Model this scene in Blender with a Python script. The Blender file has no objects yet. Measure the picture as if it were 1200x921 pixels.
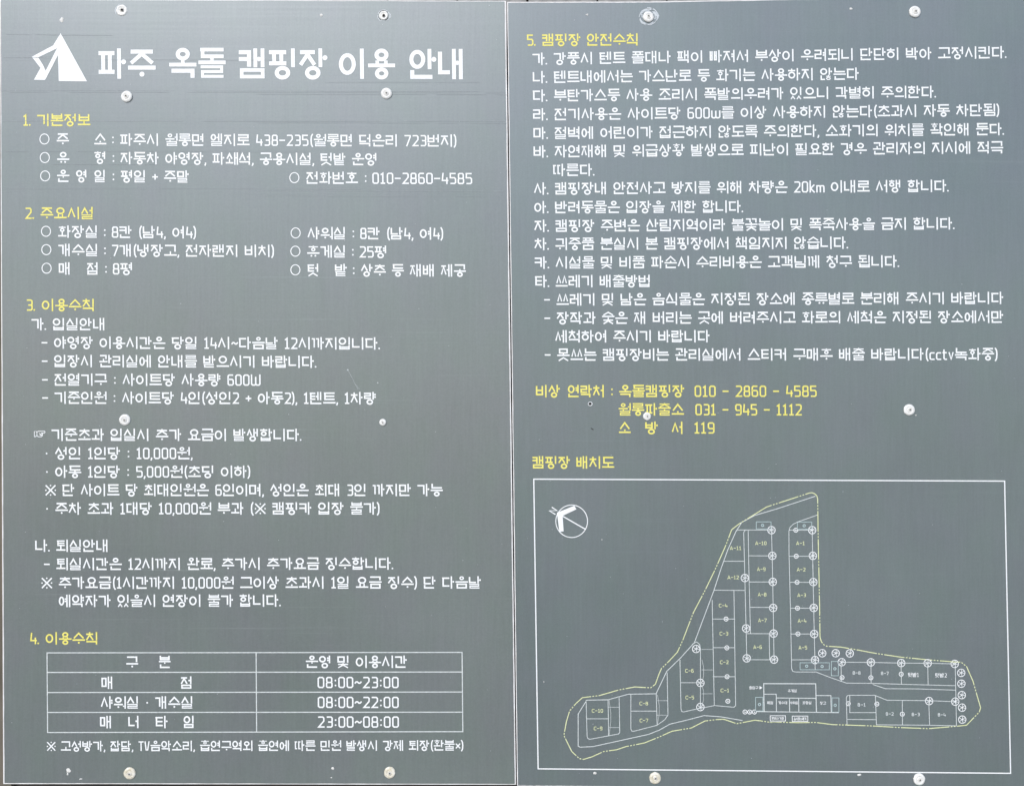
import bpy, math, random
from mathutils import Vector, Matrix
R = math.radians
random.seed(7)
scene = bpy.context.scene

# ------------------------------------------------------------------ camera, sky, sun, exposure
EYE = Vector((0.0, -1.8, 1.62)); PITCH = R(0.72); FPX = 900.0; Z0 = 1.62
cd = bpy.data.cameras.new('camera'); cam = bpy.data.objects.new('camera', cd)
scene.collection.objects.link(cam)
cam.location = EYE; cam.rotation_euler = (R(90)+PITCH, 0, 0)
cd.sensor_width = 36; cd.lens = 27.0; cd.clip_start = 0.05; cd.clip_end = 400
scene.camera = cam
world = bpy.data.worlds.new('World'); scene.world = world; world.use_nodes = True
wn = world.node_tree.nodes; wl = world.node_tree.links; wn.clear()
SUN_EL, SUN_AZ = 38, -24          # azimuth seen from the board: left of straight behind the camera
sky = wn.new('ShaderNodeTexSky'); sky.sky_type = 'NISHITA'; sky.sun_disc = False
sky.sun_elevation = R(SUN_EL); sky.sun_rotation = R(180-SUN_AZ)
sky.air_density = 1.0; sky.dust_density = 1.2; sky.ozone_density = 1.0
bg = wn.new('ShaderNodeBackground'); bg.inputs[1].default_value = 0.13
wo = wn.new('ShaderNodeOutputWorld'); wl.new(sky.outputs[0], bg.inputs[0]); wl.new(bg.outputs[0], wo.inputs[0])
sd = bpy.data.lights.new('sun', 'SUN'); sd.energy = 1.5; sd.angle = R(30); sd.color = (1.0, 0.985, 0.96)
sun = bpy.data.objects.new('sun', sd); scene.collection.objects.link(sun)
a = R(SUN_AZ); el = R(SUN_EL)
to_sun = Vector((math.sin(a)*math.cos(el), -math.cos(a)*math.cos(el), math.sin(el)))
sun.rotation_euler = to_sun.to_track_quat('Z', 'Y').to_euler(); sun.location = to_sun*20
vs = scene.view_settings; vs.view_transform = 'Standard'; vs.look = 'None'; vs.gamma = 1; vs.use_curve_mapping = False
vs.exposure = 0.36

# ------------------------------------------------------------------ materials
def mat(name):
    m = bpy.data.materials.new(name); m.use_nodes = True
    nt = m.node_tree; return m, nt.nodes, nt.links, nt.nodes['Principled BSDF']
def flat(name, col, rough=0.5, spec=0.5, metal=0.0):
    m, n, l, p = mat(name)
    p.inputs['Base Color'].default_value = (*col, 1); p.inputs['Roughness'].default_value = rough
    p.inputs['Specular IOR Level'].default_value = spec; p.inputs['Metallic'].default_value = metal
    return m
def noisy(name, c0, c1, scale, stretch=(1,1,1), rough=0.6, bump=0.0, detail=6, spec=0.5):
    m, n, l, p = mat(name)
    tc = n.new('ShaderNodeTexCoord'); mp = n.new('ShaderNodeMapping'); mp.inputs['Scale'].default_value = stretch
    nz = n.new('ShaderNodeTexNoise'); nz.inputs['Scale'].default_value = scale; nz.inputs['Detail'].default_value = detail
    cr = n.new('ShaderNodeValToRGB'); cr.color_ramp.elements[0].color = (*c0,1); cr.color_ramp.elements[1].color = (*c1,1)
    cr.color_ramp.elements[0].position = .3; cr.color_ramp.elements[1].position = .7
    l.new(tc.outputs['Object'], mp.inputs[0]); l.new(mp.outputs[0], nz.inputs[0]); l.new(nz.outputs[0], cr.inputs[0])
    l.new(cr.outputs[0], p.inputs['Base Color']); p.inputs['Roughness'].default_value = rough
    p.inputs['Specular IOR Level'].default_value = spec
    if bump:
        b = n.new('ShaderNodeBump'); b.inputs['Strength'].default_value = bump; b.inputs['Distance'].default_value = .002
        l.new(nz.outputs[0], b.inputs['Height']); l.new(b.outputs[0], p.inputs['Normal'])
    return m

def board_material(name, streak, seed, BOARD_BASE):
    m, n, l, p = mat(name)
    tc = n.new('ShaderNodeTexCoord')
    def noise(scale, st, det, off=0, rough=.6):
        mp = n.new('ShaderNodeMapping'); mp.inputs['Scale'].default_value = st
        mp.inputs['Location'].default_value = (seed+off, seed*1.7, off*2.3)
        z = n.new('ShaderNodeTexNoise'); z.inputs['Scale'].default_value = scale; z.inputs['Detail'].default_value = det
        z.inputs['Roughness'].default_value = rough
        l.new(tc.outputs['Object'], mp.inputs[0]); l.new(mp.outputs[0], z.inputs[0]); return z.outputs[0]
    def mth(op, a_, b_=0.0, c_=0.0):
        q = n.new('ShaderNodeMath'); q.operation = op
        for i, v in enumerate((a_, b_, c_)):
            if isinstance(v, (int, float)): q.inputs[i].default_value = v
            else: l.new(v, q.inputs[i])
        return q.outputs[0]
    weave = noise(1.0, (210, 1, 9), 4, 3)          # fine vertical threads of the print
    grain = noise(260.0, (1,1,1), 2, 9)
    clouds = noise(2.2, (1,1,1), 4, 5)
    dirt = noise(1.0, (5, 1, 1.2), 5, 15)
    scr = noise(1.0, (1.3, 1, 170), 3, 21, .75)      # long horizontal wiping scratches
    scrm = noise(2.0, (.8,1,1.6), 2, 31)
    s1 = mth('MULTIPLY', mth('SUBTRACT', weave, .5), .30)
    s2 = mth('MULTIPLY', mth('SUBTRACT', grain, .5), .34)
    s3 = mth('MULTIPLY', mth('SUBTRACT', clouds, .5), .34)
    s5 = mth('MULTIPLY', mth('SUBTRACT', dirt, .5), .14)
    hi = mth('MULTIPLY', mth('MAXIMUM', mth('SUBTRACT', scr, .62), 0.0), streak*3.0)
    lo = mth('MULTIPLY', mth('MAXIMUM', mth('SUBTRACT', .36, scr), 0.0), streak*1.3)
    mask = mth('MAXIMUM', mth('MULTIPLY', mth('SUBTRACT', scrm, .35), 3.0), 0.12)
    s4 = mth('MULTIPLY', mth('SUBTRACT', hi, lo), mask)
    tot = mth('ADD', mth('ADD', mth('ADD', s1, s2), mth('ADD', s3, s5)), mth('ADD', s4, 1.0))
    vm = n.new('ShaderNodeVectorMath'); vm.operation = 'SCALE'
    # slight warm / cool drift of the faded ink
    mx = n.new('ShaderNodeMix'); mx.data_type = 'RGBA'
    tint = noise(5.0, (1.6,1,1), 5, 44)
    cr = n.new('ShaderNodeMapRange'); cr.inputs[1].default_value = .35; cr.inputs[2].default_value = .65
    l.new(tint, cr.inputs[0]); l.new(cr.outputs[0], mx.inputs[0])
    b = BOARD_BASE
    mx.inputs[6].default_value = (b[0]*.965, b[1]*1.02, b[2]*.98, 1); mx.inputs[7].default_value = (b[0]*1.025, b[1]*.985, b[2]*1.05, 1)
    l.new(mx.outputs[2], vm.inputs[0]); l.new(tot, vm.inputs[3]); l.new(vm.outputs[0], p.inputs['Base Color'])
    l.new(mth('ADD', mth('MULTIPLY', clouds, .12), mth('ADD', mth('MULTIPLY', scr, .10), ROUGH-.11)), p.inputs['Roughness'])
    p.inputs['Specular IOR Level'].default_value = SPEC; p.inputs['IOR'].default_value = IORV
    p.inputs['Specular Tint'].default_value = (.87, .93, 1.0, 1)
    p.inputs['Anisotropic'].default_value = ANISO; p.inputs['Anisotropic Rotation'].default_value = AROT
    tg = n.new('ShaderNodeTangent'); tg.direction_type = 'RADIAL'; tg.axis = 'Z'; l.new(tg.outputs[0], p.inputs['Tangent'])
    bp = n.new('ShaderNodeBump'); bp.inputs['Strength'].default_value = .10; bp.inputs['Distance'].default_value = .0006
    l.new(mth('ADD', mth('MULTIPLY', scr, streak*.8), mth('MULTIPLY', weave, .5)), bp.inputs['Height']); l.new(bp.outputs[0], p.inputs['Normal'])
    return m
ROUGH, SPEC = 0.45, 1.0; IORV = 1.70; ANISO, AROT = .62, 0.0
M_BOARD = board_material('faded_charcoal_film_scratched', 1.0, 1.3, (0.141, 0.162, 0.150))
M_BOARD2 = board_material('faded_charcoal_film', .45, 8.1, (0.124, 0.151, 0.146))
M_CORE = noisy('white_foam_core', (.70,.68,.67), (.90,.89,.89), 40, rough=.6)
M_WHITE = noisy('white_print', (.84,.86,.87), (.93,.94,.94), 90, rough=.5)
M_THIN = noisy('thin_white_print', (.56,.60,.60), (.74,.78,.77), 120, rough=.5)
M_YEL = noisy('yellow_print', (.81,.725,.14), (.90,.82,.22), 90, rough=.5)
M_PALEYEL = noisy('pale_yellow_print', (.66,.70,.36), (.78,.82,.50), 90, rough=.5)
M_TEAL = noisy('pale_teal_print', (.38,.50,.50), (.52,.64,.64), 90, rough=.5)
M_CAP = noisy('white_plastic_cap', (.78,.77,.74), (.88,.875,.855), 150, rough=.35, bump=.2)
M_CAPOLD = noisy('yellowed_plastic_cap', (.62,.56,.42), (.90,.87,.78), 120, rough=.4, bump=.3)
M_STEEL = noisy('dull_screw_steel', (.40,.39,.36), (.78,.76,.72), 400, rough=.35)
M_HOLE = flat('dark_hole', (.012,.012,.012), .8)
M_GLUE = noisy('dried_silicone', (.62,.61,.58), (.86,.85,.82), 300, rough=.5, bump=.4)
M_SCUFF = noisy('scuffed_film', (.42,.46,.50), (.74,.78,.80), 500, rough=.45)
M_WOOD = noisy('grey_weathered_plank', (.24,.23,.225), (.40,.385,.375), 6, (9,9,1), rough=.8, bump=.4)
M_RAIL = noisy('dark_brown_rail', (.035,.026,.022), (.075,.058,.050), 8, (1,9,9), rough=.75, bump=.3)
M_POST = noisy('brown_wooden_post', (.10,.085,.065), (.19,.165,.13), 7, (9,9,1), rough=.8, bump=.3)
M_GROUND = noisy('pale_bounce_gravel', (.38,.355,.32), (.54,.51,.46), 30, rough=.9, bump=.3)  # gravel made paler to bounce light onto the lower boards

# ------------------------------------------------------------------ object helpers
def link(name, me, parent=None, m=None):
    o = bpy.data.objects.new(name, me); scene.collection.objects.link(o)
    if parent is not None: o.parent = parent
    if m is not None and me is not None: me.materials.append(m)
    return o
def mesh_obj(name, vs_, fs_, m, parent=None, smooth=False):
    me = bpy.data.meshes.new(name); me.from_pydata(vs_, [], fs_); me.update()
    if smooth: me.polygons.foreach_set('use_smooth', [True]*len(me.polygons))
    return link(name, me, parent, m)
def box_geo(x0,x1,y0,y1,z0,z1, b=0.0):
    v = [(x,y,z) for x in (x0,x1) for y in (y0,y1) for z in (z0,z1)]
    f = [(0,1,3,2),(4,6,7,5),(0,4,5,1),(2,3,7,6),(0,2,6,4),(1,5,7,3)]
    return v, f

# ------------------------------------------------------------------ the two panels' planes
class Panel:
    def __init__(s, hinge_px, yaw, label):
        s.yaw = R(yaw)
        s.root = bpy.data.objects.new('sign_panel', None); scene.collection.objects.link(s.root)
        hx = (hinge_px-600)*.002
        s.root.location = (hx, 0, Z0-.925); s.root.rotation_euler = (0,0,s.yaw)
        s.root['label'] = label; s.root['category'] = 'information board'
        s.root['group'] = 'campsite information boards side by side'
        s.inv = (Matrix.Translation(s.root.location) @ Matrix.Rotation(s.yaw, 4, 'Z')).inverted()
        s.e = s.inv @ EYE
        s.k = 0
    def p(s, px, py, off=0.0):
        """point of the board face seen at photo pixel (px, py), lifted off towards the viewer"""
        d = Vector(((px-600)/FPX, 1, -(py-460.5)/FPX)); d = Matrix.Rotation(PITCH, 3, 'X') @ d
        d = s.inv.to_3x3() @ d
        t = -s.e.y/d.y
        q = s.e + d*t
        return (q.x, -off, q.z)

class Ink:
    """collects flat printed strokes given in photo pixels on one panel's face"""
    def __init__(s, panel): s.P = panel; s.v = []; s.f = []; s.n = 0
    def z(s): s.n += 1; return .00030 + (s.n % 17)*.000012
    def poly(s, pts):
        z = s.z(); b = len(s.v); s.v += [s.P.p(x,y,z) for x,y in pts]; s.f.append(tuple(range(b, b+len(pts))))
    def strip(s, pts, w, closed=False):
        n = len(pts); 
        if n < 2: return
        z = s.z(); L = []; 
        for i in range(n):
            a_ = pts[i-1] if (i > 0 or closed) else None
            c_ = pts[(i+1) % n] if (i < n-1 or closed) else None
            def nrm(p, q):
                dx, dy = q[0]-p[0], q[1]-p[1]; l_ = math.hypot(dx, dy) or 1e-9; return (-dy/l_, dx/l_)
            if a_ is None: m_ = nrm(pts[i], c_)
            elif c_ is None: m_ = nrm(a_, pts[i])
            else:
                n1, n2 = nrm(a_, pts[i]), nrm(pts[i], c_)
                m_ = (n1[0]+n2[0], n1[1]+n2[1]); d_ = m_[0]*n1[0]+m_[1]*n1[1]
                d_ = max(d_, .32); m_ = (m_[0]/d_, m_[1]/d_)
            h = w/2
            L.append(((pts[i][0]+m_[0]*h, pts[i][1]+m_[1]*h), (pts[i][0]-m_[0]*h, pts[i][1]-m_[1]*h)))
        b = len(s.v)
        for A, B in L: s.v.append(s.P.p(*A, z)); s.v.append(s.P.p(*B, z))
        for i in range(n if closed else n-1):
            j = (i+1) % n; s.f.append((b+2*i, b+2*i+1, b+2*j+1, b+2*j))
    def ring(s, cx, cy, rx, ry, w, seg=22):
        s.strip([(cx+rx*math.cos(2*math.pi*i/seg), cy+ry*math.sin(2*math.pi*i/seg)) for i in range(seg)], w, True)
    def disc(s, cx, cy, r, ry=None, seg=12):
        ry = ry or r
        s.poly([(cx+r*math.cos(2*math.pi*i/seg), cy+ry*math.sin(2*math.pi*i/seg)) for i in range(seg)])
    def dash(s, pts, w, pattern):
        seg = []; cur = [pts[0]]; k = 0; left = pattern[0]
        for i in range(len(pts)-1):
            p, q = pts[i], pts[i+1]; L = math.hypot(q[0]-p[0], q[1]-p[1]); d = 0
            while L-d > left:
                d += left; t = d/L; m_ = (p[0]+(q[0]-p[0])*t, p[1]+(q[1]-p[1])*t)
                if k % 2 == 0: cur.append(m_); seg.append(cur)
                cur = [m_]; k += 1; left = pattern[k % len(pattern)]
            left -= L-d; cur.append(q)
        if k % 2 == 0: seg.append(cur)
        for c in seg: s.strip(c, w)
    def build(s, name, m, parent=None):
        f = [tuple(reversed(t)) for t in s.f]
        o = mesh_obj(name, s.v, f, m, parent or s.P.root)
        # every face towards the viewer
        me = o.data
        flip = [p_.index for p_ in me.polygons if p_.normal.y > 0]
        if flip:
            import bmesh
            bm = bmesh.new(); bm.from_mesh(me); bm.faces.ensure_lookup_table()
            bmesh.ops.reverse_faces(bm, faces=[bm.faces[i] for i in flip]); bm.to_mesh(me); bm.free()
        return o

# ------------------------------------------------------------------ stroke lettering (hangul built from its letters)
CHO = 'ㄱㄲㄴㄷㄸㄹㅁㅂㅃㅅㅆㅇㅈㅉㅊㅋㅌㅍㅎ'
JUNG = 'ㅏㅐㅑㅒㅓㅔㅕㅖㅗㅘㅙㅚㅛㅜㅝㅞㅟㅠㅡㅢㅣ'
JONG = ['', 'ㄱ','ㄲ','ㄳ','ㄴ','ㄵ','ㄶ','ㄷ','ㄹ','ㄺ','ㄻ','ㄼ','ㄽ','ㄾ','ㄿ','ㅀ','ㅁ','ㅂ','ㅄ','ㅅ','ㅆ','ㅇ','ㅈ','ㅊ','ㅋ','ㅌ','ㅍ','ㅎ']
DBL = {'ㄲ':'ㄱㄱ','ㄸ':'ㄷㄷ','ㅃ':'ㅂㅂ','ㅆ':'ㅅㅅ','ㅉ':'ㅈㅈ','ㄶ':'ㄴㅎ','ㅀ':'ㄹㅎ','ㅄ':'ㅂㅅ'}
def jamo(c, x0, y0, x1, y1, w):
    """prims: ('l', pts, w, closed) ('e', cx, cy, rx, ry, w) ('d', x, y, r); box in outer extents"""
    if c in DBL:
        g = w*.35; xm = (x0+x1)/2; w2 = w*.9
        return jamo(DBL[c][0], x0, y0, xm-g, y1, w2) + jamo(DBL[c][1], xm+g, y0, x1, y1, w2)
    H = y1-y0; o = []
    bars = {'ㄹ':3,'ㅌ':3,'ㅂ':2.2,'ㅋ':2.2,'ㅎ':3.2,'ㅊ':2.6,'ㅍ':2,'ㅁ':2,'ㄷ':2,'ㅈ':2}.get(c, 1.5)
    wh = min(w, H/(bars*1.42)); h = wh/2
    a0, a1, b0, b1 = x0+w/2, x1-w/2, y0+h, y1-h
    xm, ym = (a0+a1)/2, (b0+b1)/2
    L = lambda pts, ww=None, cl=False: o.append(('l', pts, ww or wh, cl))
    if c == 'ㄱ': L([(x0,b0),(a1,b0),(a1,y1)])
    elif c == 'ㄴ': L([(a0,y0),(a0,b1),(x1,b1)])
    elif c == 'ㄷ': L([(x0,b0),(x1,b0)]); L([(a0+.02,b0),(a0+.02,b1),(x1,b1)])
    elif c == 'ㄹ': L([(x0,b0),(a1,b0),(a1,ym),(a0,ym),(a0,b1),(x1,b1)])
    elif c == 'ㅁ': L([(a0,b0),(a1,b0),(a1,b1),(a0,b1)], None, True)
    elif c == 'ㅂ': L([(a0,y0),(a0,b1),(a1,b1),(a1,y0)]); L([(a0,ym-.02),(a1,ym-.02)])
    elif c == 'ㅅ': L([(x0+w*.35,y1-w*.05),(xm,y0+w*.45),(x1-w*.35,y1-w*.05)], w*(.95 if H > .45 else .84))
    elif c == 'ㅈ': L([(x0+w*.2,b0),(x1-w*.2,b0)]); L([(x0+w*.3,y1-w*.1),(xm,b0+wh*.55),(x1-w*.3,y1-w*.1)], w*.95 if H > .4 else w*.8)
    elif c == 'ㅊ':
        L([(xm,y0),(xm,y0+H*.2)], w*.9); L([(x0+w*.2,y0+H*.26),(x1-w*.2,y0+H*.26)])
        L([(x0+w*.3,y1-w*.1),(xm,y0+H*.26+wh*.5),(x1-w*.3,y1-w*.1)], w*.92 if H > .4 else w*.75)
    elif c == 'ㅋ': L([(x0,b0),(a1,b0),(a1,y1)]); L([(x0,ym+.02),(a1,ym+.02)])
    elif c == 'ㅌ': L([(x0,b0),(x1,b0)]); L([(a0+.02,b0),(a0+.02,b1),(x1,b1)]); L([(a0,ym),(x1-.02,ym)])
    elif c == 'ㅍ': 
        q = (x1-x0)*.29
        L([(x0,b0),(x1,b0)]); L([(x0,b1),(x1,b1)]); L([(x0+q,b0),(x0+q,b1)], w*.95); L([(x1-q,b0),(x1-q,b1)], w*.95)
    elif c == 'ㅇ':
        rx = min((x1-x0)/2, H*.60); ry = H/2; ww = min(w, ry*.66)
        o.append(('e', (x0+x1)/2, (y0+y1)/2, rx-ww/2, ry-ww/2, ww))
    elif c == 'ㅎ':
        wh = min(wh, H*.2); L([(xm,y0-(.03 if H < .45 else 0)),(xm,y0+H*.16)], w*.85); L([(x0,y0+H*.20),(x1,y0+H*.20)], wh)
        t0 = y0+H*.20+wh*.62; rr = (y1-t0)/2; ww = min(w, rr*.62)
        o.append(('e', xm, t0+rr, min((x1-x0)/2, rr*(1.15 if H > .45 else 1.55))-ww/2, rr-ww/2, ww))
    return o

def hangul(ch, w):
    k = ord(ch)-0xAC00; c, v, f = CHO[k//588], JUNG[(k % 588)//28], JONG[k % 28]
    o = []; h = w/2; dr = w*.62; F = bool(f)
    fy = .61 if f in 'ㄹㅎㅌㅊㅍㄶ' and f else (.655 if f in 'ㅂㅁㅈ' and f else .70)
    if f == 'ㅇ': fy = .60
    def vert(x, y0=0, y1=None): o.append(('l', [(x,y0),(x,y1 if y1 is not None else (1.0 if not F else vb))], w*.93, False))
    def dot(x, y, r=None): o.append(('d', x, y, r or dr))
    if v in 'ㅏㅐㅑㅒㅓㅔㅕㅖㅣ':
        vb = (fy+.02 if f == 'ㅇ' else fy-.035)
        iy0, iy1 = (.09, .84) if not F else (.06, fy-.05)
        if c == 'ㅇ': iy0, iy1 = (.15,.87) if not F else (.03, fy-.04)
        if c in 'ㅎㅊ': iy0 = 0.0 if F else .04
        if F and f == 'ㅇ': iy1 = .56
        xi = {'ㅏ':.58,'ㅑ':.58,'ㅣ':.61,'ㅓ':.57,'ㅕ':.57,'ㅐ':.43,'ㅒ':.43,'ㅔ':.43,'ㅖ':.43}[v]
        ym = (iy0+iy1)/2 if F else .44
        fx0, fx1 = .09, .86
        if v in 'ㅏㅑ':
            x = .745; vert(x); fx1 = .85
            for yy in ([ym] if v == 'ㅏ' else [ym-.1, ym+.1]): dot(x+w*.5+dr*1.15, yy)
        elif v == 'ㅣ': vert(.845); fx1 = .90
        elif v in 'ㅓㅕ':
            vert(.86); fx1 = .91
            for yy in ([ym] if v == 'ㅓ' else [ym-.09, ym+.09]): dot(.86-w*.5-dr*.95, yy)
        elif v in 'ㅐㅒ':
            vert(.585); vert(.84); fx1 = .91
            for yy in ([ym+.02] if v == 'ㅐ' else [ym-.09, ym+.09]): dot(.712, yy, w*.56)
        elif v in 'ㅔㅖ':
            vert(.655); vert(.87); fx1 = .93; xi = .45
            for yy in ([ym+.02] if v == 'ㅔ' else [ym-.09, ym+.09]): dot(.655-w*.5-dr*.75, yy, w*.55)
        o += jamo(c, .0, iy0, xi, iy1, w)
        if F:
            if f == 'ㅇ': o += jamo(f, .18, fy-.02, .76, 1.03, w)
            else: o += jamo(f, fx0-.06, fy, fx1, .99, w)
    elif v in 'ㅗㅛㅜㅠㅡ':
        if not F:
            iy0 = .04; iy1, by, dy = {'ㅗ':(.60,.86,.70),'ㅛ':(.60,.86,.70),'ㅜ':(.50,.635,.85),'ㅠ':(.50,.635,.85),'ㅡ':(.66,.87,0)}[v]
        else:
            iy0 = 0.0; iy1, by, dy = {'ㅗ':(.42,.555,.46),'ㅛ':(.42,.555,.46),'ㅜ':(.365,.465,.59),'ㅠ':(.365,.465,.59),'ㅡ':(.39,.53,0)}[v]
            if f in 'ㄹㅎㅂㅁㅌㅊㅈㅍ': 
                by -= .075; dy -= .06; iy1 -= .08
        if F and c in 'ㅎㅊ': iy1 += .03
        pad = {'ㅇ':.2,'ㅁ':.14,'ㅎ':.12}.get(c, .07)
        if c == 'ㅇ' and not F: pad = .16
        o += jamo(c, pad, iy0, 1-pad, iy1, w)
        o.append(('l', [(0,by),(1,by)], w*(1 if not F else .92), False))
        if v in 'ㅗㅛ':
            xs = [.5] if v == 'ㅗ' else [.34,.66]
            for x in xs:
                if c in 'ㅅㅈㅊ' : dot(x, dy if not F else by-w*.75, dr*.95)
                else: o.append(('l', [(x,iy1-w*.3 if v == 'ㅗ' else iy1-w*.2),(x,by)], w*.85, False))
        elif v in 'ㅜㅠ':
            xs = [.5] if v == 'ㅜ' else [.34,.66]
            for x in xs:
                dot(x, dy, dr if not F else dr*.8)
        if F: o += jamo(f, .24 if f == 'ㅇ' else .08, .62 if f == 'ㅇ' else (fy-.01 if f not in 'ㄹㅎㅂㅁㅌㅊㅈㅍ' else .58), .76 if f == 'ㅇ' else .92, 1.02 if f == 'ㅇ' else .99, w)
    else:
        vb = fy-.03
        if not F: iy0, iy1, by, dy = .07, .53, .84, .66
        else: iy0, iy1, by, dy = .0, .33, .54, .43
        if v in 'ㅝㅞㅟ':
            by, dy = (.66,.86) if not F else (.44,.57)
            iy1 = .53 if not F else .32
        bx1 = .66
        if v == 'ㅘ': vert(.78); dot(.78+w*.5+dr*.9, .46 if not F else .3); bx1 = .66
        elif v == 'ㅙ': vert(.74); vert(.95); dot(.845, .44 if not F else .3, w*.5); bx1 = .62
        elif v in 'ㅚㅟㅢ': vert(.875); bx1 = .74
        elif v == 'ㅝ': vert(.93); bx1 = .74; dot(.80, .80 if not F else .30, w*.5)
        elif v == 'ㅞ': vert(.78); vert(.96); bx1 = .66
        cx = bx1/2
        o += jamo(c, .06, iy0, bx1-.06, iy1, w)
        o.append(('l', [(0,by),(bx1,by)], w*(1 if not F else .9), False))
        if v in 'ㅘㅙㅚ': o.append(('l', [(cx,iy1-w*.2),(cx,by)], w*.85, False)) 
        elif v in 'ㅝㅞㅟ':
            dot(cx, dy, dr if not F else dr*.75)
        if F: o += jamo(f, .24 if f == 'ㅇ' else .08, fy if f != 'ㅇ' else .62, .78 if f == 'ㅇ' else .95, .99, w)
    return o, 1.0

def rr(x0, y0, x1, y1, c=.09):
    return [(x0+c,y0),(x1-c,y0),(x1,y0+c),(x1,y1-c),(x1-c,y1),(x0+c,y1),(x0,y1-c),(x0,y0+c)]
def latin(ch, w):
    w = w*.92; h = w/2; a_, b_ = h, .52-h; t, bt = .06+h, .97-h; m_ = (t+bt)/2; L = []; W = .52
    def l(pts, cl=False): L.append(('l', pts, w, cl))
    def dt(x, y, r=None): L.append(('d', x, y, r or w*.62))
    c = .08
    if ch == '0': l(rr(a_, t, b_, bt), True)
    elif ch == '1': W = .40; l([(.03,t+.13),(.20,t),(.20,bt)]); l([(.02,bt),(.38,bt)])
    elif ch == '2': l([(a_-.02,t+.02),(a_+.05,t),(b_-c,t),(b_,t+c),(b_,m_-.08),(a_+.02,bt),(.52,bt)])
    elif ch == '3': l([(a_,t),(b_-c,t),(b_,t+c),(b_,m_-.06),(b_-.06,m_),(b_,m_+.06),(b_,bt-c),(b_-c,bt),(a_,bt)]); l([(a_+.1,m_),(b_-.05,m_)])
    elif ch == '4': l([(a_+.06,.06),(a_,m_+.16),(.53,m_+.16)]); l([(b_-.05,m_-.08),(b_-.05,.97)])
    elif ch == '5': l([(b_+.02,t),(a_,t),(a_,m_-.06),(b_-c,m_-.06),(b_,m_+.03),(b_,bt-c),(b_-c,bt),(a_,bt)])
    elif ch == '6': l([(b_,t),(a_+c,t),(a_,t+c),(a_,bt-c),(a_+c,bt),(b_-c,bt),(b_,bt-c),(b_,m_+.04),(b_-c,m_-.05),(a_,m_-.05)])
    elif ch == '7': l([(0,t),(b_,t),(b_,t+.1),(.17,.97)])
    elif ch == '8': l(rr(a_+.02, t, b_-.02, m_, .07), True); l(rr(a_, m_, b_, bt, .07), True)
    elif ch == '9': l([(a_,bt),(b_-c,bt),(b_,bt-c),(b_,t+c),(b_-c,t),(a_+c,t),(a_,t+c),(a_,m_-.04),(a_+c,m_+.05),(b_,m_+.05)])
    elif ch == '.': W = .14; dt(.06, .90)
    elif ch == ',': W = .16; l([(.10,.84),(.10,.95),(.04,1.08)])
    elif ch == ':': W = .20; dt(.10,.36); dt(.10,.76)
    elif ch == '·': W = .30; dt(.15,.52)
    elif ch == '-': W = .48; l([(.0,.52),(.47,.52)])
    elif ch == '~': W = .5; l([(0,.60),(.1,.47),(.2,.47),(.30,.57),(.40,.57),(.5,.44)])
    elif ch == '+': W = .46; l([(0,.54),(.46,.54)]); l([(.23,.31),(.23,.77)])
    elif ch == '(': W = .20; l([(.20,0),(.09,.2),(.06,.5),(.09,.85),(.20,1.06)])
    elif ch == ')': W = .20; l([(.0,0),(.11,.2),(.14,.5),(.11,.85),(.0,1.06)])
    elif ch == '×': W = .5; l([(.04,.34),(.46,.78)]); l([(.46,.34),(.04,.78)])
    elif ch == 'W': W = .78; l([(a_,.06),(a_,bt-c),(a_+c,bt),(.39-c,bt),(.39,bt-c),(.39,.25)]); l([(.39,bt-c),(.39+c,bt),(.78-h-c,bt),(.78-h,bt-c),(.78-h,.06)])
    elif ch == 'w': W = .74; l([(a_,.32),(a_,bt-c),(a_+c,bt),(.37-c,bt),(.37,bt-c),(.37,.34)]); l([(.37,bt-c),(.37+c,bt),(.74-h-c,bt),(.74-h,bt-c),(.74-h,.32)])
    elif ch == 'k': W = .44; l([(a_,0),(a_,.97)]); l([(.40,.34),(a_+.03,.64),(.42,.97)])
    elif ch == 'm': W = .66; l([(a_,.97),(a_,.38+h),(.33-h,.38+h),(.33,.44+h),(.33,.97)]); l([(.33,.38+h),(.56,.38+h),(.62,.44+h),(.62,.97)])
    elif ch == 'c': W = .42; l([(.42,.34+h),(a_+c,.34+h),(a_,.34+h+c),(a_,bt-c),(a_+c,bt),(.42,bt)])
    elif ch == 't': W = .36; l([(.12,.12),(.12,bt-c),(.12+c,bt),(.36,bt)]); l([(0,.38),(.34,.38)])
    elif ch == 'v': W = .44; l([(a_,.34),(.22,bt),(.44-h,.34)])
    elif ch == 'T': W = .50; l([(0,t),(.50,t)]); l([(.25,t),(.25,.97)])
    elif ch == 'V': W = .50; l([(a_-.01,.06),(.14,bt-.04),(.3,bt-.04),(.5-h,.06)])
    elif ch == 'A': W = .62; l([(.04,.97),(.31,.10),(.58,.97)]); l([(.14,.70),(.48,.70)])
    elif ch == 'B': W = .54; l(rr(a_,t,b_-.03,m_,.06), True); l(rr(a_,m_,b_,bt,.06), True)
    elif ch == 'C': W = .58; l([(.56,t+.08),(.46,t),(a_+.12,t),(a_,t+.14),(a_,bt-.14),(a_+.12,bt),(.46,bt),(.56,bt-.08)])
    elif ch == '※':
        W = .92; l([(.06,.12),(.86,.92)]); l([(.86,.12),(.06,.92)])
        for x, y in ((.46,.14),(.46,.90),(.08,.52),(.84,.52)): dt(x, y, w*.55)
    else: raise ValueError(ch)
    return L, W

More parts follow.
